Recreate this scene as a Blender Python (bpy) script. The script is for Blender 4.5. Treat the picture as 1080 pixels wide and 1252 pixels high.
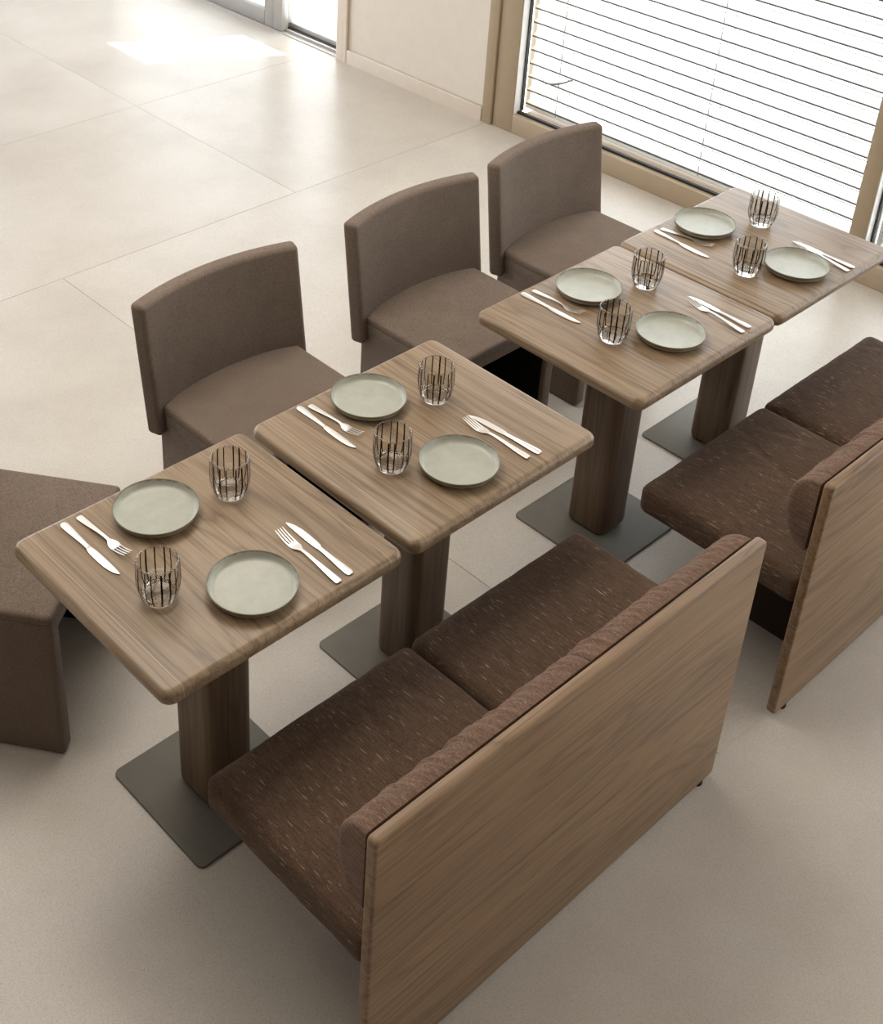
import bpy, bmesh, math, random
from mathutils import Vector, Matrix, noise
random.seed(7)
PI = math.pi
C = bpy.context.scene.collection
for o in list(bpy.data.objects):
    bpy.data.objects.remove(o)
scene = bpy.context.scene

# ------------------------------------------------------------------ camera
CAM = Vector((-0.9948, -2.1195, 2.7351))
YAW, PITCH, ROLL = 0.8141, 0.5316, 0.0348
FPX, CX, CY, IW, IH = 1650.4, 435.1, 348.0, 1080.0, 1252.0
fw = Vector((math.cos(YAW) * math.cos(PITCH), math.sin(YAW) * math.cos(PITCH), -math.sin(PITCH)))
rt = fw.cross(Vector((0, 0, 1))).normalized()
up = rt.cross(fw)
r2 = math.cos(ROLL) * rt + math.sin(ROLL) * up
u2 = -math.sin(ROLL) * rt + math.cos(ROLL) * up
cd = bpy.data.cameras.new('camera')
cam = bpy.data.objects.new('camera', cd)
C.objects.link(cam)
cam.matrix_world = Matrix(((r2.x, u2.x, -fw.x, CAM.x), (r2.y, u2.y, -fw.y, CAM.y),
                           (r2.z, u2.z, -fw.z, CAM.z), (0, 0, 0, 1)))
cd.sensor_fit = 'VERTICAL'
cd.sensor_height = 36.0
cd.lens = FPX * 36.0 / IH
cd.shift_x = (IW / 2 - CX) / IH
cd.shift_y = (CY - IH / 2) / IH
cd.clip_start = 0.05
scene.camera = cam

# ------------------------------------------------------------------ world, sun, big lamps, exposure
SKY, SUN, FILL_FRONT, FILL_LEFT, FILL_RIGHT, FILL_TOP = 4.2, 11.0, 4.0, 225.0, 75.0, 122.0
w = bpy.data.worlds.new('world')
scene.world = w
w.use_nodes = True
wn = w.node_tree
wn.nodes.clear()
wo = wn.nodes.new('ShaderNodeOutputWorld')
wb = wn.nodes.new('ShaderNodeBackground')
wb.inputs['Color'].default_value = (0.88, 0.92, 1.0, 1)
wb.inputs['Strength'].default_value = SKY
wn.links.new(wb.outputs[0], wo.inputs[0])
sd = bpy.data.lights.new('sun', 'SUN')
sd.energy = SUN
sd.angle = 0.01
sd.color = (1.0, 0.98, 0.95)
sun = bpy.data.objects.new('sun', sd)
C.objects.link(sun)
EL = math.radians(61)
sdir = Vector((-0.882 * math.cos(EL), 0.471 * math.cos(EL), -math.sin(EL)))
sun.rotation_euler = sdir.to_track_quat('-Z', 'Y').to_euler()
sun.location = (8, 0, 8)


def area(name, loc, look, sx, sy, e, col):
    d = bpy.data.lights.new(name, 'AREA')
    d.shape = 'RECTANGLE'
    d.size, d.size_y, d.energy, d.color = sx, sy, e, col
    o = bpy.data.objects.new(name, d)
    C.objects.link(o)
    o.location = loc
    o.rotation_euler = (Vector(look) - Vector(loc)).to_track_quat('-Z', 'Y').to_euler()
    return o


# added fill lamps outside the frame, no windows modelled behind them
area('fill_lamp_front', (-4.4, 1.0, 2.0), (0, 0.6, 0.6), 5.0, 2.4, FILL_FRONT, (1.0, 0.94, 0.86))
area('fill_lamp_left', (0.0, 6.6, 1.8), (0.5, 0, 0.6), 6.0, 2.4, FILL_LEFT, (0.77, 0.86, 1.0))
area('fill_lamp_right', (3.0, -5.2, 2.2), (1.3, -1.0, 0.2), 4.0, 2.2, FILL_RIGHT, (1.0, 0.94, 0.85))

area('fill_lamp_top', (0.8, 0.7, 3.58), (0.8, 0.5, 0), 3.6, 2.4, FILL_TOP, (1.0, 0.94, 0.86))  # added overhead fill lamp, no ceiling fixture modelled

vs = scene.view_settings
scene.display_settings.display_device = 'sRGB'
vs.view_transform = 'Standard'
vs.look = 'None'
vs.gamma = 1.0
vs.use_curve_mapping = False
vs.exposure = 0.17


# ------------------------------------------------------------------ materials
def srgb(r, g, b):
    f = lambda c: (c / 255 / 12.92) if c / 255 <= 0.04045 else ((c / 255 + 0.055) / 1.055) ** 2.4
    return (f(r), f(g), f(b), 1)


class NT:
    def __init__(s, name):
        s.m = bpy.data.materials.new(name)
        s.m.use_nodes = True
        s.t = s.m.node_tree
        s.t.nodes.clear()
        s.out = s.n('ShaderNodeOutputMaterial')

    def n(s, typ, **kw):
        nd = s.t.nodes.new(typ)
        for k, v in kw.items():
            if isinstance(v, bpy.types.NodeSocket):
                s.t.links.new(v, nd.inputs[k])
            elif k in nd.inputs.keys():
                nd.inputs[k].default_value = v
            else:
                setattr(nd, k, v)
        return nd

    def l(s, a, b):
        s.t.links.new(a, b)

    def coords(s, scale=(1, 1, 1), per_object=True, rot=(0, 0, 0)):
        tc = s.n('ShaderNodeTexCoord')
        mp = s.n('ShaderNodeMapping')
        mp.inputs['Scale'].default_value = scale
        mp.inputs['Rotation'].default_value = rot
        s.l(tc.outputs['Object'], mp.inputs['Vector'])
        if not per_object:
            return mp.outputs[0]
        oi = s.n('ShaderNodeObjectInfo')
        mu = s.n('ShaderNodeMath', operation='MULTIPLY')
        s.l(oi.outputs['Random'], mu.inputs[0])
        mu.inputs[1].default_value = 37.0
        va = s.n('ShaderNodeVectorMath', operation='ADD')
        s.l(mp.outputs[0], va.inputs[0])
        s.l(mu.outputs[0], va.inputs[1])
        return va.outputs[0]

    def noise(s, vec, scale, detail=3.0, rough=0.55, dist=0.0):
        nd = s.n('ShaderNodeTexNoise')
        nd.inputs['Scale'].default_value = scale
        nd.inputs['Detail'].default_value = detail
        nd.inputs['Roughness'].default_value = rough
        nd.inputs['Distortion'].default_value = dist
        s.l(vec, nd.inputs['Vector'])
        return nd.outputs[0]

    def ramp(s, fac, stops):
        nd = s.n('ShaderNodeValToRGB')
        el = nd.color_ramp.elements
        while len(el) < len(stops):
            el.new(0.5)
        for e, (p, c) in zip(el, stops):
            e.position = p
            e.color = c if len(c) == 4 else (*c, 1)
        s.l(fac, nd.inputs[0])
        return nd.outputs[0]

    def mix(s, fac, a, b, mode='MIX'):
        nd = s.n('ShaderNodeMix', data_type='RGBA', blend_type=mode)
        for sock, v in ((nd.inputs[0], fac), (nd.inputs[6], a), (nd.inputs[7], b)):
            if isinstance(v, bpy.types.NodeSocket):
                s.l(v, sock)
            else:
                sock.default_value = v
        return nd.outputs[2]

    def bump(s, h, strength, dist):
        nd = s.n('ShaderNodeBump')
        nd.inputs['Strength'].default_value = strength
        nd.inputs['Distance'].default_value = dist
        s.l(h, nd.inputs['Height'])
        return nd.outputs[0]

    def principled(s, color, rough=0.5, metallic=0.0, spec=0.5, normal=None, sheen=0.0):
        p = s.n('ShaderNodeBsdfPrincipled')
        if isinstance(color, bpy.types.NodeSocket):
            s.l(color, p.inputs['Base Color'])
        else:
            p.inputs['Base Color'].default_value = color
        if isinstance(rough, bpy.types.NodeSocket):
            s.l(rough, p.inputs['Roughness'])
        else:
            p.inputs['Roughness'].default_value = rough
        p.inputs['Metallic'].default_value = metallic
        p.inputs['Specular IOR Level'].default_value = spec
        if sheen:
            p.inputs['Sheen Weight'].default_value = sheen
            p.inputs['Sheen Roughness'].default_value = 0.5
        if normal is not None:
            s.l(normal, p.inputs['Normal'])
        s.l(p.outputs[0], s.out.inputs[0])
        return p


WHITE = (1, 1, 1, 1)
BLACK = (0, 0, 0, 1)


def wood(name, axis, dark, mid, light, rough=0.42, lipping=None):
    t = NT(name)
    sc = [9.0, 9.0, 9.0]
    sc[axis] = 0.75
    v = t.coords(tuple(sc))
    big = t.noise(v, 1.0, 3, 0.5, 0.9)
    wv = t.n('ShaderNodeMath', operation='MULTIPLY')
    t.l(big, wv.inputs[0])
    wv.inputs[1].default_value = 15.0
    fr = t.n('ShaderNodeMath', operation='PINGPONG')
    t.l(wv.outputs[0], fr.inputs[0])
    fr.inputs[1].default_value = 1.0
    base = t.ramp(fr.outputs[0], [(0.0, dark), (0.28, mid), (1.0, light)])
    sf = [160.0, 160.0, 160.0]
    sf[axis] = 3.2
    fine = t.noise(t.coords(tuple(sf)), 1.0, 2, 0.6)
    fm = t.ramp(fine, [(0.36, (0.70, 0.66, 0.62)), (0.58, (1, 1, 1))])
    col = t.mix(0.6, base, fm, 'MULTIPLY')
    sl = [95.0, 95.0, 95.0]
    sl[axis] = 1.5
    line = t.noise(t.coords(tuple(sl)), 1.0, 3, 0.65, 0.35)
    lm = t.ramp(line, [(0.34, (0.70, 0.65, 0.60)), (0.46, (1, 1, 1))])
    col = t.mix(0.8, col, lm, 'MULTIPLY')
    sb = [3.0, 3.0, 3.0]
    sb[axis] = 0.5
    tone = t.ramp(t.noise(t.coords(tuple(sb)), 1.0, 1), [(0.3, (0.86, 0.84, 0.82)), (0.7, (1.07, 1.07, 1.06))])
    col = t.mix(1.0, col, tone, 'MULTIPLY')
    if lipping:
        tc = t.n('ShaderNodeTexCoord')
        sx = t.n('ShaderNodeSeparateXYZ')
        t.l(tc.outputs['Object'], sx.inputs[0])
        ab = t.n('ShaderNodeMath', operation='ABSOLUTE')
        t.l(sx.outputs[0], ab.inputs[0])
        d = t.n('ShaderNodeMath', operation='SUBTRACT')
        t.l(ab.outputs[0], d.inputs[0])
        d.inputs[1].default_value = lipping
        lin = t.n('ShaderNodeMath', operation='ABSOLUTE')
        t.l(d.outputs[0], lin.inputs[0])
        gm = t.n('ShaderNodeMath', operation='LESS_THAN')
        t.l(lin.outputs[0], gm.inputs[0])
        gm.inputs[1].default_value = 0.0012
        col = t.mix(gm.outputs[0], col, (light[0] * 1.12, light[1] * 1.12, light[2] * 1.12, 1))
    t.principled(col, rough, 0, 0.45, t.bump(fine, 0.18, 0.0006))
    return t.m


def fabric(name, c1, c2, fleck=None, scale=900.0):
    t = NT(name)
    v = t.coords()
    f = t.noise(v, scale * 0.45, 2, 0.7)
    col = t.mix(t.ramp(f, [(0.35, BLACK), (0.65, WHITE)]), c1, c2)
    blot = t.ramp(t.noise(v, 9.0, 2), [(0.3, (0.93, 0.93, 0.93)), (0.7, (1.05, 1.05, 1.05))])
    col = t.mix(1.0, col, blot, 'MULTIPLY')
    h = f
    if fleck:
        v2 = t.coords((330.0, 26.0, 330.0))
        a = t.noise(v2, 1.0, 2, 0.5)
        m = t.ramp(a, [(0.65, BLACK), (0.74, WHITE)])
        v3 = t.coords((260.0, 26.0, 260.0))
        weave = t.ramp(t.noise(v3, 1.0, 2, 0.6), [(0.38, (0.80, 0.79, 0.78)), (0.62, (1.12, 1.12, 1.12))])
        col = t.mix(1.0, col, weave, 'MULTIPLY')
        col = t.mix(m, col, fleck)
    t.principled(col, 0.95, 0, 0.15, t.bump(h, 0.35, 0.0012), sheen=0.04)
    return t.m


def plain(name, col, rough=0.5, metallic=0.0, spec=0.5, vary=0.04, bscale=0):
    t = NT(name)
    v = t.coords()
    n = t.ramp(t.noise(v, 14.0, 3), [(0.3, (1 - vary,) * 3), (0.7, (1 + vary,) * 3)])
    c = t.mix(1.0, col, n, 'MULTIPLY')
    nm = t.bump(t.noise(v, bscale, 2), 0.2, 0.0008) if bscale else None
    t.principled(c, rough, metallic, spec, nm)
    return t.m


def thin_glass(name, tint, ior=1.45, rough=0.0):
    """a pane too thin to bend the light: clear film plus Fresnel gloss"""
    t = NT(name)
    tr = t.n('ShaderNodeBsdfTransparent')
    tr.inputs[0].default_value = tint
    gl = t.n('ShaderNodeBsdfGlossy')
    gl.inputs['Roughness'].default_value = rough
    lw = t.n('ShaderNodeLayerWeight')
    lw.inputs['Blend'].default_value = 0.5
    pw = t.n('ShaderNodeMath', operation='POWER')
    t.l(lw.outputs['Facing'], pw.inputs[0])
    pw.inputs[1].default_value = 4.0
    f0 = ((ior - 1) / (ior + 1)) ** 2
    fr = t.n('ShaderNodeMath', operation='MULTIPLY_ADD')
    t.l(pw.outputs[0], fr.inputs[0])
    fr.inputs[1].default_value = (1 - f0) * 0.8
    fr.inputs[2].default_value = f0
    mx = t.n('ShaderNodeMixShader')
    t.l(fr.outputs[0], mx.inputs[0])
    t.l(tr.outputs[0], mx.inputs[1])
    t.l(gl.outputs[0], mx.inputs[2])
    t.l(mx.outputs[0], t.out.inputs[0])
    return t.m


def floor_mat():
    t = NT('polished_floor')
    v = t.coords(per_object=True)
    n1 = t.noise(v, 2.2, 4, 0.6)
    col = t.ramp(n1, [(0.25, srgb(188, 179, 167)), (0.55, srgb(200, 192, 180)), (0.8, srgb(207, 200, 189))])
    n2 = t.ramp(t.noise(v, 260.0, 2, 0.7), [(0.3, (0.82, 0.81, 0.80)), (0.62, (1.06, 1.06, 1.06))])
    col = t.mix(0.8, col, n2, 'MULTIPLY')
    sp = t.ramp(t.noise(v, 300.0, 1, 0.5), [(0.70, BLACK), (0.76, WHITE)])
    col = t.mix(t.mix(1.0, sp, (0.7, 0.7, 0.7, 1), 'MULTIPLY'), col, srgb(130, 122, 104))
    sp2 = t.ramp(t.noise(v, 340.0, 1, 0.5), [(0.22, WHITE), (0.27, BLACK)])
    col = t.mix(t.mix(1.0, sp2, (0.25, 0.25, 0.25, 1), 'MULTIPLY'), col, srgb(226, 219, 208))
    t.principled(col, 0.31, 0, 0.5)
    return t.m


def plate_mat():
    t = NT('sage_glaze')
    tc = t.n('ShaderNodeTexCoord')
    sx = t.n('ShaderNodeSeparateXYZ')
    t.l(tc.outputs['Object'], sx.inputs[0])
    cb = t.n('ShaderNodeCombineXYZ')
    t.l(sx.outputs[0], cb.inputs[0])
    t.l(sx.outputs[1], cb.inputs[1])
    ln = t.n('ShaderNodeVectorMath', operation='LENGTH')
    t.l(cb.outputs[0], ln.inputs[0])
    v = t.coords()
    col = t.ramp(t.noise(v, 30.0, 3), [(0.3, srgb(170, 171, 157)), (0.7, srgb(180, 181, 168))])
    spk = t.ramp(t.noise(v, 420.0, 1), [(0.66, BLACK), (0.72, WHITE)])
    col = t.mix(t.mix(1.0, spk, (0.35, 0.35, 0.35, 1), 'MULTIPLY'), col, srgb(120, 112, 92))
    wob = t.n('ShaderNodeMath', operation='MULTIPLY_ADD')
    t.l(t.noise(v, 60.0, 2), wob.inputs[0])
    wob.inputs[1].default_value = 0.003
    t.l(ln.outputs['Value'], wob.inputs[2])
    rim = t.n('ShaderNodeMapRange')
    t.l(wob.outputs[0], rim.inputs[0])
    rim.inputs[1].default_value = 0.0950
    rim.inputs[2].default_value = 0.0960
    col = t.mix(rim.outputs[0], col, srgb(122, 112, 90))
    t.principled(col, 0.3, 0, 0.5)
    return t.m


M = {}
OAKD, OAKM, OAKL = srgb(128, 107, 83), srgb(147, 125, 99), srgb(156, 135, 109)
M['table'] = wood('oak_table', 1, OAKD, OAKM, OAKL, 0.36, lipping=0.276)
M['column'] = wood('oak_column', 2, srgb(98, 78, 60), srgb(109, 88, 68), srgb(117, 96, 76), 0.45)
M['panel'] = wood('oak_panel', 0, srgb(122, 96, 70), srgb(138, 111, 83), srgb(148, 121, 93), 0.45)
M['chair'] = fabric('taupe_upholstery', srgb(98, 85, 74), srgb(133, 117, 104))
M['bench'] = fabric('brown_bench_cloth', srgb(78, 61, 48), srgb(104, 83, 67), srgb(160, 142, 122))
M['bolster'] = fabric('brown_bolster_cloth', srgb(100, 78, 64), srgb(128, 103, 86), srgb(160, 138, 120))
M['lining'] = plain('black_lining', srgb(34, 31, 29), 0.9, 0, 0.1)
M['base_cloth'] = plain('dark_leg_board', srgb(58, 46, 38), 0.8, 0, 0.2)
M['plate_steel'] = plain('base_plate_steel', srgb(112, 108, 98), 0.6, 0.1, 0.4, 0.05, 500)
M['steel'] = plain('satin_cutlery_steel', (0.80, 0.77, 0.73, 1), 0.34, 1.0, 0.5, 0.0)
M['glaze'] = plate_mat()
M['rubber'] = plain('black_rubber', srgb(22, 20, 19), 0.7, 0, 0.3)
M['floor'] = floor_mat()
M['joint'] = plain('joint_filler', srgb(150, 141, 130), 0.8)
M['wall'] = plain('wall_plaster', srgb(222, 211, 196), 0.85, 0, 0.2, 0.02, 120)
M['ceiling'] = plain('ceiling_paint', srgb(214, 206, 197), 0.9, 0, 0.1, 0.02)
M['skirting'] = plain('skirting_paint', srgb(216, 203, 186), 0.55, 0, 0.3, 0.02)
M['frame'] = plain('bronze_frame', srgb(168, 149, 122), 0.45, 0.0, 0.4, 0.03)
M['grey_frame'] = plain('grey_door_frame', srgb(170, 166, 160), 0.4, 0.2, 0.5, 0.03)
M['gasket'] = plain('black_gasket', srgb(40, 38, 35), 0.6, 0, 0.3)
M['bead'] = plain('lit_return_white', srgb(240, 238, 234), 0.3, 0.0, 0.5, 0.01)  # white puts the light on the frame returns into the colour
M['slat'] = plain('white_slat', srgb(236, 236, 234), 0.5, 0.0, 0.4, 0.01)
M['slat_edge'] = plain('shaded_slat_bead', srgb(92, 88, 82), 0.5, 0.3, 0.4, 0.02)  # grey stands for shade on the slats' room-side edge
M['cord'] = plain('grey_cord', srgb(120, 116, 112), 0.8)
M['pane'] = thin_glass('window_glass', (0.97, 0.98, 0.97, 1), 1.35)
M['tumbler'] = thin_glass('tumbler_glass', (0.93, 0.92, 0.90, 1), 1.5)
M['stripe'] = thin_glass('smoky_stripe_glass', (0.20, 0.14, 0.10, 1), 1.3, 0.2)
M['pavement'] = plain('pale_pavement', srgb(220, 223, 228), 0.9, 0, 0.1, 0.04, 40)
gt = NT('solid_glass')
gp = gt.principled((1, 1, 1, 1), 0.02, 0, 0.5)
gp.inputs['Transmission Weight'].default_value = 1.0
gp.inputs['IOR'].default_value = 1.48
M['solid_glass'] = gt.m


# ------------------------------------------------------------------ mesh helpers
def mesh(name, geo, mat, sharp=40, smooth=True):
    vts, fcs = geo
    me = bpy.data.meshes.new(name)
    me.from_pydata([tuple(v) for v in vts], [], fcs)
    bm = bmesh.new()
    bm.from_mesh(me)
    bmesh.ops.recalc_face_normals(bm, faces=bm.faces)
    bm.to_mesh(me)
    bm.free()
    if smooth:
        me.polygons.foreach_set('use_smooth', [True] * len(me.polygons))
        me.set_sharp_from_angle(angle=math.radians(sharp))
    me.materials.append(mat)
    return me


def obj(name, geo, mat, parent=None, loc=(0, 0, 0), rotz=0.0, sharp=40, smooth=True):
    me = geo if isinstance(geo, bpy.types.Mesh) else mesh(name, geo, mat, sharp, smooth)
    o = bpy.data.objects.new(name, me)
    C.objects.link(o)
    o.location = loc
    o.rotation_euler = (0, 0, rotz)
    if parent:
        o.parent = parent
    return o


def tag(o, label=None, cat=None, group=None, kind=None):
    for k, v in (('label', label), ('category', cat), ('group', group), ('kind', kind)):
        if v:
            o[k] = v
    return o


def thing(name, label, cat, loc=(0, 0, 0), rotz=0.0, group=None, kind=None):
    o = bpy.data.objects.new(name, None)
    C.objects.link(o)
    o.empty_display_size = 0.05
    o.location = loc
    o.rotation_euler = (0, 0, rotz)
    return tag(o, label, cat, group, kind)


def dup(root, loc, rotz, label=None):
    r = root.copy()
    C.objects.link(r)
    r.location = loc
    r.rotation_euler = (0, 0, rotz)
    if label:
        r['label'] = label
    for ch in list(root.children):
        c = ch.copy()
        C.objects.link(c)
        c.parent = r
        for g in list(ch.children):
            d = g.copy()
            C.objects.link(d)
            d.parent = c
    return r


def join(*geos):
    V, F = [], []
    for v, f in geos:
        k = len(V)
        V += [tuple(p) for p in v]
        F += [[i + k for i in q] for q in f]
    return V, F


def box(x0, x1, y0, y1, z0, z1):
    V = [(x, y, z) for z in (z0, z1) for x, y in ((x0, y0), (x1, y0), (x1, y1), (x0, y1))]
    F = [(0, 3, 2, 1), (4, 5, 6, 7), (0, 1, 5, 4), (1, 2, 6, 5), (2, 3, 7, 6), (3, 0, 4, 7)]
    return V, F


def rrect(x0, x1, y0, y1, r, n=5):
    """rounded rectangle outline, counter-clockwise"""
    P = []
    for cx, cy, a in ((x1 - r, y0 + r, -PI / 2), (x1 - r, y1 - r, 0), (x0 + r, y1 - r, PI / 2), (x0 + r, y0 + r, PI)):
        for i in range(n + 1):
            t = a + PI / 2 * i / n
            P.append((cx + r * math.cos(t), cy + r * math.sin(t)))
    return P


def offs(P, d):
    n = len(P)
    out = []
    for i in range(n):
        a, b, c = Vector(P[i - 1]), Vector(P[i]), Vector(P[(i + 1) % n])
        e1, e2 = (b - a), (c - b)
        n1 = Vector((e1.y, -e1.x)).normalized() if e1.length > 1e-9 else None
        n2 = Vector((e2.y, -e2.x)).normalized() if e2.length > 1e-9 else None
        n1 = n1 or n2
        n2 = n2 or n1
        m = (n1 + n2)
        m = m / max(m.length_squared / 2, 0.3)
        out.append((b.x + m.x * d, b.y + m.y * d))
    return out


def slab(P, z0, z1, rt=0.0, rb=0.0, n=4):
    """solid over outline P with rounded top and bottom edges"""
    L = []
    if rb > 0:
        L += [(-rb + rb * math.sin(PI / 2 * i / n), z0 + rb - rb * math.cos(PI / 2 * i / n)) for i in range(n + 1)]
    else:
        L.append((0, z0))
    if rt > 0:
        L += [(-rt + rt * math.cos(PI / 2 * i / n), z1 - rt + rt * math.sin(PI / 2 * i / n)) for i in range(n + 1)]
    else:
        L.append((0, z1))
    V, F, k = [], [], len(P)
    for d, z in L:
        V += [(x, y, z) for x, y in (offs(P, d) if d else P)]
    for j in range(len(L) - 1):
        for i in range(k):
            F.append((j * k + i, j * k + (i + 1) % k, (j + 1) * k + (i + 1) % k, (j + 1) * k + i))
    F.append(tuple(range(k - 1, -1, -1)))
    F.append(tuple(range((len(L) - 1) * k, len(L) * k)))
    return V, F


def swap(geo, f):
    return [f(*v) for v in geo[0]], geo[1]


def roundbox(sx, sy, sz, r, nx, ny, nz, fn=None):
    """box centred on the origin from a grid on every side, edges rounded by r, then bent by fn(x, y, z, nx, ny, nz)"""
    S, N = (sx, sy, sz), (nx, ny, nz)
    idx, V, F = {}, [], []

    def steps(k):
        h, n = S[k] / 2, N[k]
        inner = [-h + r + (2 * h - 2 * r) * i / n for i in range(n + 1)]
        e = [r * (1 - math.tan(PI / 4 * (1 - q / 3))) for q in range(3)]
        return [-h + q for q in e] + inner + [h - q for q in reversed(e)]
    T = [steps(k) for k in range(3)]

    def vid(p):
        key = tuple(round(c, 6) for c in p)
        if key not in idx:
            c = [max(-S[k] / 2 + r, min(S[k] / 2 - r, p[k])) for k in range(3)]
            d = Vector([p[k] - c[k] for k in range(3)])
            if d.length > 1e-9:
                d.normalize()
            q = [c[k] + r * d[k] for k in range(3)]
            if fn:
                q = fn(*q, *d)
            idx[key] = len(V)
            V.append(tuple(q))
        return idx[key]
    for k in range(3):
        a, b = (k + 1) % 3, (k + 2) % 3
        for s in (-1, 1):
            for i in range(len(T[a]) - 1):
                for j in range(len(T[b]) - 1):
                    q = []
                    for di, dj in ((0, 0), (1, 0), (1, 1), (0, 1)):
                        p = [0, 0, 0]
                        p[k] = s * S[k] / 2
                        p[a], p[b] = T[a][i + di], T[b][j + dj]
                        q.append(vid(p))
                    if len(set(q)) >= 3:
                        F.append(tuple(q if s > 0 else q[::-1]))
    return V, F


def lathe(prof, n=48, cap_start=False, cap_end=False, mod=None):
    V, F = [], []
    m = len(prof)
    for j, (r, z) in enumerate(prof):
        for i in range(n):
            a = 2 * PI * i / n
            rr = r + (mod(a, j) if mod else 0)
            V.append((rr * math.cos(a), rr * math.sin(a), z))
    for j in range(m - 1):
        for i in range(n):
            F.append((j * n + i, j * n + (i + 1) % n, (j + 1) * n + (i + 1) % n, (j + 1) * n + i))
    if cap_start:
        F.append(tuple(range(n - 1, -1, -1)))
    if cap_end:
        F.append(tuple(range((m - 1) * n, m * n)))
    return V, F


def tube(pts, r, n=8):
    V, F = [], []
    pts = [Vector(p) for p in pts]
    for i, p in enumerate(pts):
        t = (pts[min(i + 1, len(pts) - 1)] - pts[max(i - 1, 0)]).normalized()
        a = t.cross(Vector((0.3, 0.2, 1))).normalized()
        b = t.cross(a)
        for k in range(n):
            V.append(p + a * r * math.cos(2 * PI * k / n) + b * r * math.sin(2 * PI * k / n))
    for i in range(len(pts) - 1):
        for k in range(n):
            F.append((i * n + k, i * n + (k + 1) % n, (i + 1) * n + (k + 1) % n, (i + 1) * n + k))
    F.append(tuple(range(n - 1, -1, -1)))
    F.append(tuple(range((len(pts) - 1) * n, len(pts) * n)))
    return V, F


# ------------------------------------------------------------------ the room
WX = 3.80                                    # inner face of the glazed wall
fl = thing('floor', 'pale beige polished floor of large slabs with hairline joints', 'floor', kind='structure')
obj('joint_bed', box(-5.0, 4.05, -5.6, 7.0, -0.06, -0.003), M['joint'], fl, smooth=False)
rows = [(-5.6, -1.06, [-5.0, 4.05]), (-1.06, 2.04, [-5.0, -3.5, -1.09, 1.33, 4.05]),
        (2.04, 3.30, [-5.0, -2.3, 0.12, 2.54, 4.05]), (3.30, 7.0, [-5.0, -2.3, 0.12, 2.54, 4.05])]
for y0, y1, xs in rows:
    for x0, x1 in zip(xs, xs[1:]):
        g = 0.0009
        ga, gb = (g if abs(q + 1.06) > 0.01 else 0.00005 for q in (y0, y1))
        obj('slab', slab([(x0 + g, y0 + ga), (x1 - g, y0 + ga), (x1 - g, y1 - gb), (x0 + g, y1 - gb)], -0.03, 0.0, 0.0003, 0, 1),
            M['floor'], fl)
TOP = 2.55


def struct(name, geo, mat, sharp=30):
    return tag(obj(name, geo, mat, sharp=sharp), kind='structure')


struct('wall_back', join(box(WX, 4.02, 2.065, 3.11, 0, TOP), box(WX, 4.02, -5.6, -4.7, 0, TOP),
                         box(WX, 4.02, 5.6, 7.0, 0, TOP), box(WX, 4.02, -5.6, 7.0, TOP, 3.6)), M['wall'])
struct('wall_left', box(-5.0, 4.02, 7.0, 7.2, 0, 3.6), M['wall'])
M['far_wall'] = plain('taupe_wall_paint', srgb(128, 116, 103), 0.85, 0, 0.2, 0.02)
struct('wall_right', box(-5.0, 4.02, -5.8, -5.6, 0, 3.6), M['far_wall'])
struct('wall_front', box(-5.2, -5.0, -5.8, 7.2, 0, 3.6), M['far_wall'])
struct('ceiling', box(-5.2, 4.02, -5.8, 7.2, 3.6, 3.75), M['ceiling'])
struct('ground', box(4.06, 30.0, -25.0, 30.0, -0.30, -0.06), M['pavement'])

# skirting with a rounded top edge on the short wall between door and window
sk = slab(rrect(WX - 0.016, WX + 0.004, 2.068, 3.085, 0.003, 2), 0.0, 0.078, 0.006, 0, 3)
struct('baseboard_back', sk, M['skirting'])
# slim jamb post at the door end of the short wall
struct('trim_1', join(slab(rrect(WX - 0.012, WX + 0.2, 3.105, 3.176, 0.006, 3), 0, TOP, 0, 0),
                      slab(rrect(WX - 0.02, WX - 0.004, 3.083, 3.107, 0.004, 3), 0.0, TOP, 0, 0)), M['skirting'])


def rail(x0, x1, y0, y1, z0, z1, mat, r=0.004):
    if z1 - z0 > max(x1 - x0, y1 - y0):
        return slab(rrect(x0, x1, y0, y1, r, 2), z0, z1, r, r, 2)
    if y1 - y0 >= x1 - x0:
        return swap(slab(rrect(x0, x1, z0, z1, r, 2), y0, y1, r, r, 2), lambda a, b, c: (a, c, b))
    return swap(slab(rrect(y0, y1, z0, z1, r, 2), x0, x1, r, r, 2), lambda a, b, c: (c, a, b))


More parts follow.
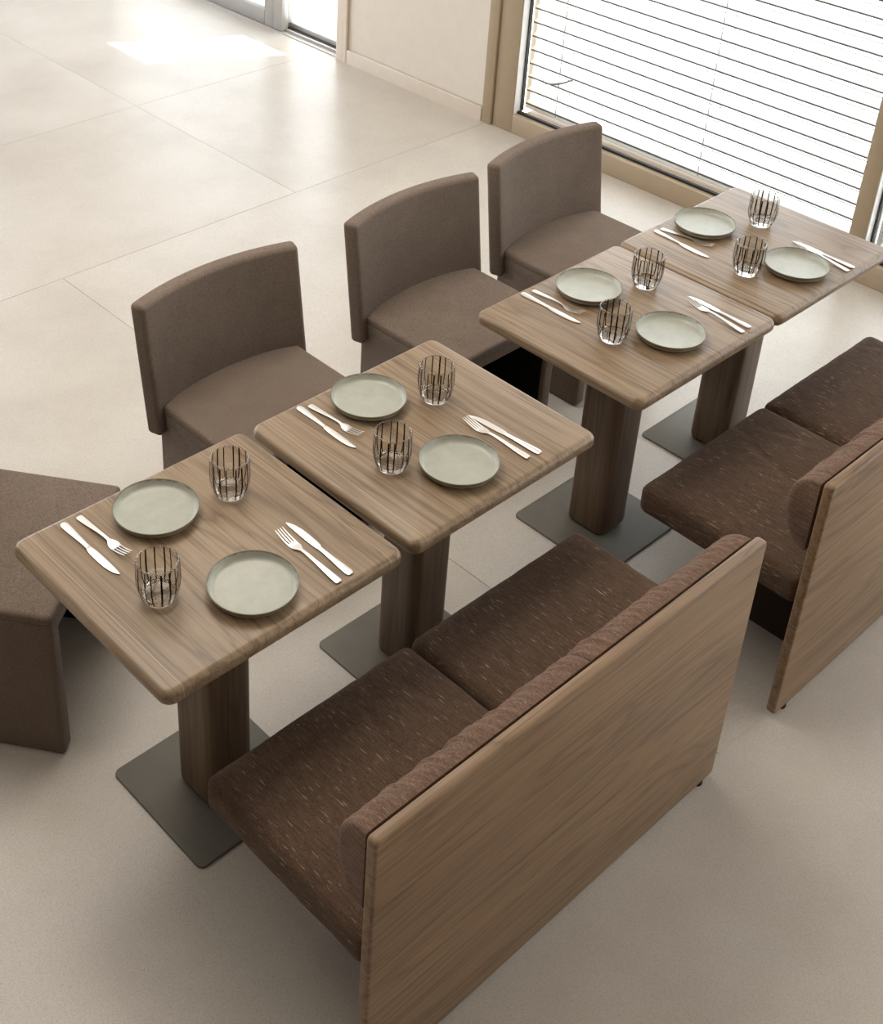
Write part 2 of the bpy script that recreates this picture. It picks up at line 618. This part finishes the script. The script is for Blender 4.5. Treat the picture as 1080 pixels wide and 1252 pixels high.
def window(name, y0, y1, label, jamb):
    """glazed field between y0 (right) and y1 (left) of the glass, frame bars around it"""
    t = thing(name, label, 'window', (WX, 0, 0), kind='structure')
    X0, X1 = 0.0, 0.075
    B = 0.098
    obj('frame_bar', rail(X0, X1, y0 - 0.001, y1 + 0.001, 0.0, B, None), M['frame'], t)           # bottom rail
    obj('frame_bar', rail(X0, X1, y1, y1 + jamb, 0.0, TOP, None), M['frame'], t)                # left jamb
    obj('frame_bar', rail(X0, X1, y0 - 0.001, y1 + 0.001, TOP - 0.09, TOP, None), M['frame'], t)
    g = 0.012
    gk = join(box(X1 - 0.045, X1 - 0.028, y0, y1, B - 0.004, B + g), box(X1 - 0.026, X1 - 0.008, y1 - g, y1 + 0.004, B + g, TOP - 0.09),
              box(X1 - 0.045, X1 - 0.03, y0 - 0.004, y0 + g, B + g, TOP - 0.09))
    obj('gasket', gk, M['gasket'], t, smooth=False)
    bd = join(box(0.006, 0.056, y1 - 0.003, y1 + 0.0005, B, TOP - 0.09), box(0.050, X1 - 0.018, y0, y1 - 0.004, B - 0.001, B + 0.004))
    obj('lit_return_strip', bd, M['bead'], t, smooth=False)  # white strips painted as lit jamb return and sill reflection
    obj('pane', box(X1 - 0.034, X1 - 0.028, y0 + 0.002, y1 - 0.002, B, TOP - 0.09), M['pane'], t, smooth=False)
    obj('outer_sill', slab(rrect(X1, 0.25, y0 - 0.02, y1 + 0.02, 0.004, 2), 0.03, 0.07, 0.004, 0, 2), M['frame'], t)
    return t


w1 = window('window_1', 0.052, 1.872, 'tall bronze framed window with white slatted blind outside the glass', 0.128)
obj('frame_bar', rail(-0.012, 0.09, 2.004, 2.066, 0.0, TOP, None), M['frame'], w1)
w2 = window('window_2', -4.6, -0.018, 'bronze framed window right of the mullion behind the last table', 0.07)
obj('frame_bar', rail(0, 0.075, -4.7, -4.6, 0.0, TOP, None), M['frame'], w2)

# exterior venetian blinds, every slat a part
SL, PITCH_S = 0.078, 0.0703


def slat_geo(y0, y1):
    V, F = [], []
    prof = []
    n = 8
    for i in range(n + 1):
        u = -0.5 + i / n
        prof.append((u * SL, 0.007 * (1 - (2 * u) ** 2)))
    a = math.radians(15)
    pts = [(x * math.cos(a) - z * math.sin(a), x * math.sin(a) + z * math.cos(a)) for x, z in prof]
    pts2 = [(x + 0.0004, z - 0.0012) for x, z in pts]
    ring = pts + pts2[::-1]
    k = len(ring)
    V = [(x, y0, z) for x, z in ring] + [(x, y1, z) for x, z in ring]
    F = [(i, (i + 1) % k, k + (i + 1) % k, k + i) for i in range(k)]
    F += [tuple(range(k - 1, -1, -1)), tuple(range(k, 2 * k))]
    return V, F, pts


def blind(y0, y1, label, cords, zoff):
    t = thing('venetian_blind', label, 'blind', (WX + 0.165, 0, 0), group='outside blinds')
    V, F, pts = slat_geo(y0, y1)
    me = mesh('slat', (V, F), M['slat'])
    be = mesh('slat_bead', tube([(pts[0][0], y0, pts[0][1]), (pts[0][0], y1, pts[0][1])], 0.0042, 6), M['slat_edge'])
    rb = mesh('rear_bead', tube([(pts[-1][0], y0, pts[-1][1]), (pts[-1][0], y1, pts[-1][1])], 0.0034, 6), M['gasket'])  # dark colour stands in for shade on the rear lip
    z = 0.13 + zoff
    while z < TOP - 0.13:
        s = obj('slat', me, None, t, (0, 0, z))
        obj('bead', be, None, s)
        obj('rear_bead', rb, None, s)
        z += PITCH_S
    obj('bottom_bar', slab(rrect(-0.04, 0.04, y0, y1, 0.006, 3), 0.095, 0.115, 0.004, 0.004, 2), M['slat'], t)
    for y in cords:
        obj('ladder_cord', tube([(-0.046, y, 0.11), (-0.046, y, TOP)], 0.0016, 6), M['cord'], t)
        obj('ladder_cord', tube([(0.046, y, 0.11), (0.046, y, TOP)], 0.0016, 6), M['cord'], t)
    obj('head_box', slab(rrect(-0.055, 0.055, y0, y1, 0.006, 3), TOP - 0.11, TOP + 0.05, 0.004, 0.004, 2), M['slat'], t)
    for y in (y0 - 0.012, y1 + 0.012):
        obj('guide_rail', rail(-0.012, 0.012, y - 0.014, y + 0.014, 0.08, TOP, None, 0.002), M['slat'], t)
    return t


b1 = blind(0.03, 1.90, 'white slatted blind outside the wide window behind the far chair', (1.70, 0.86), 0.0)
blind(-4.58, -0.03, 'white slatted blind in the window at the right edge, beyond the mullion', (-0.18, -1.2, -2.6, -3.8), 0.0)
blind(3.84, 5.48, 'added white slatted blind blocking sun at the sliding glass door in the top left corner', (4.1, 5.2), 0.0)  # added blind, keeps sun from passing the sliding leaf
hk = obj('hook', tube([(0.0, 0.0, 0.0)] + [(0.0, -0.02 - 0.17 * i / 6, -0.006 + 0.075 * (i / 6) ** 1.5) for i in range(7)], 0.0045, 8), M['cord'],
         b1, (-0.047, 1.80, 0.268))

# door group at the far left of the glazed wall
d1 = thing('door_1', 'fixed clear glass door panel beside the cream jamb', 'door', (WX, 0, 0), kind='structure')
obj('threshold', join(slab(rrect(0.0, 0.20, 3.178, 5.6, 0.003, 2), -0.02, 0.006, 0.002, 0, 2),
                      box(0.035, 0.05, 3.18, 3.70, 0.006, 0.02)), M['grey_frame'], d1)
obj('floor_track', box(0.052, 0.085, 3.18, 3.69, 0.004, 0.018), M['gasket'], d1, smooth=False)
obj('frame_bar', rail(0.086, 0.13, 3.178, 3.69, 0.0, 0.045, None), M['grey_frame'], d1)
obj('pane', box(0.105, 0.111, 3.178, 3.68, 0.045, 2.05), M['pane'], d1, smooth=False)
ft = NT('sun_stop_film')
tb = ft.n('ShaderNodeBsdfTranslucent')
tb.inputs[0].default_value = (0.9, 0.9, 0.9, 1)
ft.l(tb.outputs[0], ft.out.inputs[0])
obj('sun_stop_film', box(0.1035, 0.1045, 3.18, 3.688, 0.046, 0.60), ft.m, d1, smooth=False)  # added film, holds direct sun off the floor next to the door
obj('transom_panel', rail(0.086, 0.13, 3.178, 3.69, 2.05, TOP, None), M['grey_frame'], d1)
d2 = thing('door_2', 'grey framed sliding glass door leaf left of the fixed panel', 'door', (WX, 0, 0), kind='structure')
obj('frame_bar', rail(0.01, 0.06, 3.672, 3.752, 0.006, TOP, None, 0.006), M['grey_frame'], d2)
obj('frame_bar', rail(0.065, 0.12, 3.69, 3.842, 0.006, TOP, None, 0.006), M['grey_frame'], d2)
obj('frame_bar', rail(0.012, 0.058, 3.752, 3.835, 0.006, TOP, None, 0.006), M['grey_frame'], d2)
obj('frame_bar', rail(0.012, 0.058, 3.835, 5.5, 0.006, 0.098, None, 0.006), M['grey_frame'], d2)
obj('frame_bar', rail(0.012, 0.058, 5.5, 5.6, 0.006, TOP, None, 0.006), M['grey_frame'], d2)
obj('pane', box(0.032, 0.038, 3.835, 5.5, 0.098, TOP), M['pane'], d2, smooth=False)

# ------------------------------------------------------------------ dining tables
TW, TD, TH = 0.638, 0.581, 0.75
T_X = [0.0, 0.6607, 1.4825, 2.1259]
T_Y = [0.0, -0.0024, 0.0108, 0.0122]
tl = ['oak pedestal table nearest the camera, its corner over the short turned chair',
      'oak pedestal table second from the camera, close against the nearest table',
      'oak pedestal table third from the camera, starting the far pair',
      'oak pedestal table farthest from the camera, in front of the blind']


def make_table():
    t = thing('dining_table', tl[0], 'table', (TW / 2, -TD / 2, 0), 0, 'square oak tables in the row')
    obj('tabletop', slab(rrect(-TW / 2, TW / 2, -TD / 2, TD / 2, 0.028, 6), TH - 0.040, TH, 0.016, 0.018, 5), M['table'], t)
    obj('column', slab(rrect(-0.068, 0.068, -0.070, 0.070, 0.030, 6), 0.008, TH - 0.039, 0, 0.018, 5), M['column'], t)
    obj('base_plate', slab(rrect(-0.180, 0.180, -0.180, 0.180, 0.018, 5), 0.0, 0.008, 0.0015, 0, 2), M['plate_steel'], t)
    return t


t0 = make_table()
for i in range(1, 4):
    dup(t0, (T_X[i] + TW / 2, T_Y[i] - TD / 2, 0), 0, tl[i])


# ------------------------------------------------------------------ upholstered chairs
def make_chair():
    """origin on the floor under the middle of the front edge, facing -Y"""
    t = thing('dining_chair', 'x', 'chair', (0, 0, 0), 0, 'taupe upholstered chairs')
    HW, D = 0.252, 0.40
    # seat outline with a rear edge bowed backwards
    P = []
    for cx, cy, a in ((HW - 0.014, 0.014, -PI / 2),):
        P += [(cx + 0.014 * math.cos(a + PI / 2 * i / 4), cy + 0.014 * math.sin(a + PI / 2 * i / 4)) for i in range(5)]
    for i in range(13):
        u = 1 - 2 * i / 12
        P.append((HW * u, D - 0.015 + 0.056 * (1 - u * u)))
    P += [(-HW + 0.014 - 0.014 * math.cos(PI / 2 * i / 4), 0.014 - 0.014 * math.sin(PI / 2 * i / 4)) for i in range(5)]
    obj('seat', slab(P, 0.4365, 0.462, 0.013, 0.003, 4), M['chair'], t)
    obj('seat_frame', slab(P, 0.404, 0.4365, 0.003, 0, 2), M['chair'], t)
    for s in (-1, 1):
        x0, x1 = (s * HW, s * (HW - 0.050))
        x0, x1 = min(x0, x1), max(x0, x1)
        p = obj('side_panel', slab(rrect(x0, x1, 0.0, D + 0.01, 0.013, 4), 0.0, 0.4035, 0, 0.014, 4), M['chair'], t)
        xi = s * (HW - 0.0505)
        obj('lining', box(min(xi, xi - s * 0.003), max(xi, xi - s * 0.003), 0.013, D, 0.004, 0.402), M['lining'], p, smooth=False)
    obj('under_seat_lining', join(box(-HW + 0.054, HW - 0.054, 0.010, D, 0.396, 0.4035),
                                  box(-HW + 0.054, HW - 0.054, D - 0.012, D, 0.004, 0.396)), M['lining'], t, smooth=False)
    # backrest: padded board bent to an arc, leaning back a little
    Wb, Tb, Hb = 0.588, 0.050, 0.412
    sag = 0.050
    R = ((0.57 / 2) ** 2 + sag ** 2) / (2 * sag)

    def bend(x, y, z, nx, ny, nz):
        a = x / R
        rr = R + y
        X = rr * math.sin(a)
        Y = rr * math.cos(a) - R * math.cos(0.30 / R)
        Zb = z + Hb / 2
        return (X, Y + D - 0.005 + 0.135 * (Zb - 0.09), Zb + 0.370)
    obj('backrest', roundbox(Wb, Tb, Hb, 0.014, 22, 1, 8, bend), M['chair'], t, sharp=60)
    return t


ch = make_chair()
ch['label'] = 'taupe upholstered chair at the seam of the two nearest tables, curved back'
ch.location = (1.026, 0.155, 0)
dup(ch, (1.805, 0.140, 0), 0, 'taupe upholstered chair with curved back, middle one of the three in a row')
dup(ch, (2.470, 0.150, 0), 0, 'taupe upholstered chair with curved back nearest the blind')
dup(ch, (0.282, 0.164, 0), math.radians(37), 'taupe upholstered chair turned askew at the end of the nearest table, back cut off')


# ------------------------------------------------------------------ benches
def cushion(w, d, h, r, crown, seed, creases=()):
    def fn(x, y, z, nx, ny, nz):
        if z > 0:
            u, v = 2 * x / w, 2 * y / d
            k = max(0, 1 - u ** 4) * max(0, 1 - v ** 4)
            z += crown * k
            z += 0.0022 * k * noise.noise(Vector((x * 9 + seed, y * 6, seed)))
            e = 1 - k
            z += 0.0016 * e * noise.noise(Vector((x * 60 + seed, y * 60, 3.1)))
            for cx, cy, ln, dep, ang in creases:
                px, py = x - cx, y - cy
                al = px * math.cos(ang) + py * math.sin(ang)
                ac = -px * math.sin(ang) + py * math.cos(ang)
                z -= dep * math.exp(-(al / ln) ** 2 - (ac / 0.012) ** 2)
                z += dep * 0.7 * math.exp(-(al / ln) ** 2 - ((ac - 0.022) / 0.014) ** 2)
        s = 0.0025 * noise.noise(Vector((x * 14 + seed, y * 14, z * 20)))
        return (x + nx * s, y + ny * s, z)
    return roundbox(w, d, h, r, 44, 32, 3, fn)


def bolster(w, seed):
    """D-section back roll against the panel face (y = 0), bulging to +y, gathered along its length"""
    V, F = [], []
    nu, nx, e = 30, 210, 0.012
    for i in range(nx + 1):
        x = -w / 2 + w * i / nx
        de = min(x + w / 2, w / 2 - x)
        k = 1.0 if de > e else math.sqrt(max(0, 1 - (1 - de / e) ** 2)) * 0.24 + 0.76
        for j in range(nu):
            t = PI * j / (nu - 1)
            bul = math.sin(t ** 0.92 * PI ** 0.08)
            y = 0.076 * abs(bul) ** 0.9 * k
            z = 0.103 * math.cos(t) * (0.85 + 0.15 * k)
            sh = math.sin(t) ** 0.6 if 0 < t < PI else 0
            fold = noise.noise(Vector((x * 74 + 1.6 * t + seed, t * 0.7, seed)))
            fold2 = noise.noise(Vector((x * 21 + seed, t * 0.8, 7.7 + seed)))
            dsp = (0.0080 * fold + 0.0040 * fold2) * sh * (1 if de > e else de / e)
            V.append((x, y + dsp * math.sin(t), z + dsp * math.cos(t)))
    for i in range(nx):
        for j in range(nu):
            F.append((i * nu + j, i * nu + (j + 1) % nu, (i + 1) * nu + (j + 1) % nu, (i + 1) * nu + j))
    F.append(tuple(range(nu)))
    F.append(tuple(range(nx * nu, (nx + 1) * nu)))
    return V, F


def make_bench():
    """origin on the floor at the left end of the outer face of the back panel; seat towards +Y"""
    t = thing('bench', 'x', 'bench', (0, 0, 0), 0, 'two-seat oak backed benches')
    L, T = 1.186, 0.026
    obj('back_panel', swap(slab(rrect(0, L, 0.014, 0.768, 0.012, 4), 0, T, 0.006, 0.006, 3), lambda a, b, c: (a, c, b)), M['panel'], t)
    for x in (0.06, L - 0.045):
        obj('glide', lathe([(0.0125, 0), (0.0135, 0.003), (0.0125, 0.0145)], 16, True, True), M['rubber'], t, (x, 0.013, 0))
    s1, s2 = 0.585, 0.605
    c1 = obj('seat_cushion', cushion(s1, 0.490, 0.092, 0.026, 0.012, 2.3, ((0.05, 0.06, 0.10, 0.004, 1.3), (0.20, 0.10, 0.08, 0.0035, 1.9), (0.12, 0.20, 0.04, 0.003, 1.2))), M['bench'], t,
             (0.012 + s1 / 2, T + 0.245 - 0.004 + 0.004, 0.412), sharp=70)
    c2 = obj('seat_cushion', cushion(s2, 0.490, 0.092, 0.026, 0.012, 8.9, ((-0.2, 0.19, 0.05, 0.003, 0.9), (0.23, 0.17, 0.05, 0.003, 2.0))), M['bench'], t,
             (0.012 + s1 + 0.003 + s2 / 2, T + 0.245, 0.412), sharp=70)
    obj('seat_board', slab(rrect(0.06, L - 0.06, T, 0.40, 0.006, 2), 0.345, 0.367, 0, 0), M['base_cloth'], t)
    for x in (0.27, L - 0.27 - 0.03):
        obj('leg_board', slab(rrect(x, x + 0.03, T, 0.33, 0.004, 2), 0.0, 0.345, 0, 0), M['base_cloth'], t)
    b1, b2 = 0.606, 0.560
    obj('back_cushion', bolster(b1, 1.7), M['bolster'], t, (0.010 + b1 / 2, T + 0.010, 0.652), sharp=70)
    obj('back_cushion', bolster(b2, 5.2), M['bolster'], t, (0.010 + b1 + b2 / 2 + 0.001, T + 0.010, 0.652), sharp=70)
    return t


be = make_bench()
be['label'] = 'nearest brown two-seat bench with oak back panel, facing the two near tables'
be.location = (0.072, -1.088, 0)
dup(be, (1.530, -1.088, 0), 0, 'farther brown two-seat bench with oak back panel, cut by the right edge')

# ------------------------------------------------------------------ table settings
SEAT = ['on the chair side of the nearest table', 'on the bench side of the nearest table',
        'on the chair side of the second table', 'on the bench side of the second table',
        'on the chair side of the third table', 'on the bench side of the third table',
        'on the chair side of the farthest table', 'on the bench side of the farthest table']
ZT = TH + 0.0003
plate_prof = [(0.0, 0.0035), (0.050, 0.0035), (0.068, 0.0), (0.075, 0.0005), (0.083, 0.003), (0.0905, 0.0085), (0.0955, 0.0165), (0.0972, 0.0225),
              (0.0972, 0.0240), (0.0958, 0.0245), (0.0946, 0.0235), (0.0928, 0.0170), (0.0898, 0.0112), (0.0850, 0.0080), (0.0780, 0.0070), (0.0, 0.0068)]
plate_me = mesh('plate', lathe([(max(r, 1e-4), z) for r, z in plate_prof], 72), M['glaze'], 60)
PL = [(0.296, -0.129), (0.309, -0.458), (0.952, -0.120), (0.937, -0.450), (1.818, -0.124), (1.802, -0.425), (2.418, -0.106), (2.410, -0.442)]
for i, (x, y) in enumerate(PL):
    tag(obj('plate', plate_me, None, None, (x, y, ZT), i * 0.7), 'round sage green plate ' + SEAT[i], 'plate', 'sage plates on the tables')

# ribbed tumblers: barrel wall, solid base, dark stripes
GH = 0.103
wall_o = []
for i in range(13):
    u = i / 12
    wall_o.append((0.0345 + 0.0112 * math.sin(min(1, u / 0.5) * PI / 2) - 0.0014 * max(0, u - 0.6) / 0.4, 0.006 + (GH - 0.006) * u))


def radius_at(z):
    for (ra, za), (rb, zb) in zip(wall_o, wall_o[1:]):
        if za <= z <= zb:
            return ra + (rb - ra) * (z - za) / (zb - za)
    return wall_o[-1][0]


NR = 16
rib = lambda a, j: 0.0005 * math.cos(NR * a) if j < 10 else 0.0
wall_in = [(r - 0.0022, z) for r, z in reversed(wall_o) if z > 0.022]
prof = wall_o + [(wall_o[-1][0] - 0.0008, GH + 0.0010)] + wall_in
tum_me = mesh('tumbler_wall', lathe(prof, 96, mod=rib), M['tumbler'], 60)
base_me = mesh('thick_base', lathe([(1e-4, 0.0012), (0.024, 0.0010), (0.029, 0.0), (0.0322, 0.0022), (0.0338, 0.0060), (radius_at(0.018) - 0.0010, 0.018),
                                    (radius_at(0.020) - 0.0025, 0.0205), (0.022, 0.0175), (1e-4, 0.0165)], 48), M['solid_glass'], 50)
V, F = [], []
for k in range(NR):
    a0 = 2 * PI * k / NR + 0.05 * math.sin(k * 2.4)
    hw = 0.036 + 0.010 * math.sin(k * 1.7)
    b = len(V)
    zs = [0.008 + (GH - 0.0105) * i / 14 for i in range(15)]
    for z in zs:
        r = radius_at(z) + 0.0011
        for da, rr in ((-hw, r), (hw, r), (hw, r - 0.0004), (-hw, r - 0.0004)):
            V.append((rr * math.cos(a0 + da), rr * math.sin(a0 + da), z))
    for i in range(14):
        for q in range(4):
            F.append((b + i * 4 + q, b + i * 4 + (q + 1) % 4, b + i * 4 + 4 + (q + 1) % 4, b + i * 4 + 4 + q))
    F.append((b, b + 3, b + 2, b + 1))
    F.append((b + 56, b + 57, b + 58, b + 59))
stripe_me = mesh('stripes', (V, F), M['stripe'], 30)
rim_me = mesh('rim', lathe([(wall_o[-1][0] - 0.0024 + 0.0019 * math.cos(a) + 0.0004, GH + 0.0017 * math.sin(a)) for a in [2 * PI * i / 8 for i in range(9)]], 64), M['tumbler'], 60)
GL = [(0.466, -0.179), (0.148, -0.351), (1.093, -0.216), (0.816, -0.346), (1.977, -0.209), (1.668, -0.329), (2.583, -0.207), (2.274, -0.358)]
for i, (x, y) in enumerate(GL):
    t = thing('drinking_glass', 'clear barrel shaped tumbler with dark vertical stripes ' + SEAT[i], 'glass', (x, y, ZT), i * 1.1, 'striped tumblers on the tables')
    obj('tumbler_wall', tum_me, None, t)
    obj('thick_base', base_me, None, t)
    obj('rim', rim_me, None, t)
    tag(obj('stripes', stripe_me, None, t), kind='stuff', label='dark smoky vertical stripes')


def blade_strip(sts, th):
    """solid strip along +Y from stations (y, left, right, z); th thickness"""
    V, F = [], []
    for y, l, r, z in sts:
        bz = min(th * 0.3, (r - l) * 0.2)
        m = (l + r) / 2
        V += [(l, y, z + th * 0.35), (m, y, z), (r, y, z + th * 0.35), (r, y, z + th * 0.65), (m, y, z + th), (l, y, z + th * 0.65)]
    n = len(sts)
    for i in range(n - 1):
        for k in range(6):
            F.append((i * 6 + k, i * 6 + (k + 1) % 6, i * 6 + 6 + (k + 1) % 6, i * 6 + 6 + k))
    F.append((5, 4, 3, 2, 1, 0))
    F.append(tuple((n - 1) * 6 + k for k in range(6)))
    return V, F


# knife: handle end at y=0, tip at y=0.217
kh = [(0.000, -0.0045, 0.0045), (0.003, -0.0075, 0.0075), (0.010, -0.0090, 0.0090), (0.030, -0.0085, 0.0085), (0.060, -0.0065, 0.0065), (0.090, -0.0050, 0.0050), (0.104, -0.0050, 0.0050)]
kb = [(0.104, -0.0050, 0.0050), (0.112, -0.0065, 0.0080), (0.125, -0.0075, 0.0095), (0.150, -0.0080, 0.0100), (0.175, -0.0078, 0.0092), (0.195, -0.0074, 0.0062), (0.208, -0.0066, 0.0018), (0.2155, -0.0056, -0.0030), (0.217, -0.0050, -0.0044)]
knife_h = mesh('knife_handle', blade_strip([(y, l, r, 0.0) for y, l, r in kh], 0.0052), M['steel'], 50)
knife_b = mesh('knife_blade', blade_strip([(y, l, r, 0.0016) for y, l, r in kb], 0.0018), M['steel'], 50)


def fz(y):     # side curve of a fork lying with the tines up
    if y < 0.10:
        return 0.0022 + 0.004 * (y / 0.10) ** 1.5
    if y < 0.150:
        u = (y - 0.10) / 0.05
        return 0.0062 + 0.0015 * math.sin(u * PI) - 0.0058 * u
    u = (y - 0.150) / 0.056
    return 0.0004 + 0.0105 * u ** 1.7


fh = [(0.000, -0.0060, 0.0060), (0.003, -0.0078, 0.0078), (0.012, -0.0080, 0.0080), (0.040, -0.0068, 0.0068), (0.080, -0.0045, 0.0045), (0.110, -0.0035, 0.0035), (0.125, -0.0036, 0.0036)]
fhd = [(0.125, -0.0036, 0.0036), (0.132, -0.0062, 0.0062), (0.138, -0.0100, 0.0100), (0.145, -0.0118, 0.0118), (0.153, -0.0122, 0.0122), (0.160, -0.0122, 0.0122)]
fork_h = mesh('fork_handle', blade_strip([(y, l, r, fz(y)) for y, l, r in fh], 0.0026), M['steel'], 50)
fork_d = mesh('fork_head', blade_strip([(y, l, r, fz(y)) for y, l, r in fhd], 0.0018), M['steel'], 50)
tine_me = []
for k in range(4):
    c = -0.0103 + 0.00687 * k
    tine_me.append(mesh('tine', blade_strip([(y, c * s - h, c * s + h, fz(y)) for y, s, h in
                                             ((0.158, 1, 0.0019), (0.170, 1, 0.0016), (0.185, 0.98, 0.0014), (0.198, 0.96, 0.0011), (0.206, 0.95, 0.0006))], 0.0016), M['steel'], 50))
KN = [((0.119, -0.024), (0.120, -0.243)), ((0.496, -0.558), (0.501, -0.343)), ((0.801, -0.023), (0.795, -0.248)), ((1.125, -0.542), (1.110, -0.328)),
      ((1.658, -0.009), (1.659, -0.228)), ((2.013, -0.546), (2.023, -0.330)), ((2.276, -0.019), (2.259, -0.239)), ((2.555, -0.555), (2.561, -0.342))]
FK = [((0.158, -0.028), (0.169, -0.201)), ((0.460, -0.560), (0.465, -0.340)), ((0.827, -0.037), (0.839, -0.206)), ((1.089, -0.536), (1.085, -0.330)),
      ((1.693, -0.021), (1.700, -0.194)), ((1.976, -0.547), (2.004, -0.338)), ((2.302, -0.026), (2.326, -0.201)), ((2.522, -0.554), (2.552, -0.355))]
for i in range(8):
    for kind, (a, b) in (('knife', KN[i]), ('fork', FK[i])):
        ang = math.atan2(b[1] - a[1], b[0] - a[0]) - PI / 2
        L = math.hypot(b[0] - a[0], b[1] - a[1])
        t = thing(kind, ('satin steel table knife ' if kind == 'knife' else 'four-tined steel fork ') + SEAT[i], kind, (a[0], a[1], ZT), ang,
                  'knives on the tables' if kind == 'knife' else 'forks on the tables')
        if kind == 'knife':
            obj('handle', knife_h, None, t)
            obj('blade', knife_b, None, t)
        else:
            s = (1, min(1.0, L / 0.206) if i % 2 else 0.87, 1)
            for nm, me in (('handle', fork_h), ('head', fork_d)):
                obj(nm, me, None, t)
            for me in tine_me:
                obj('tine', me, None, t)
            t.scale = s
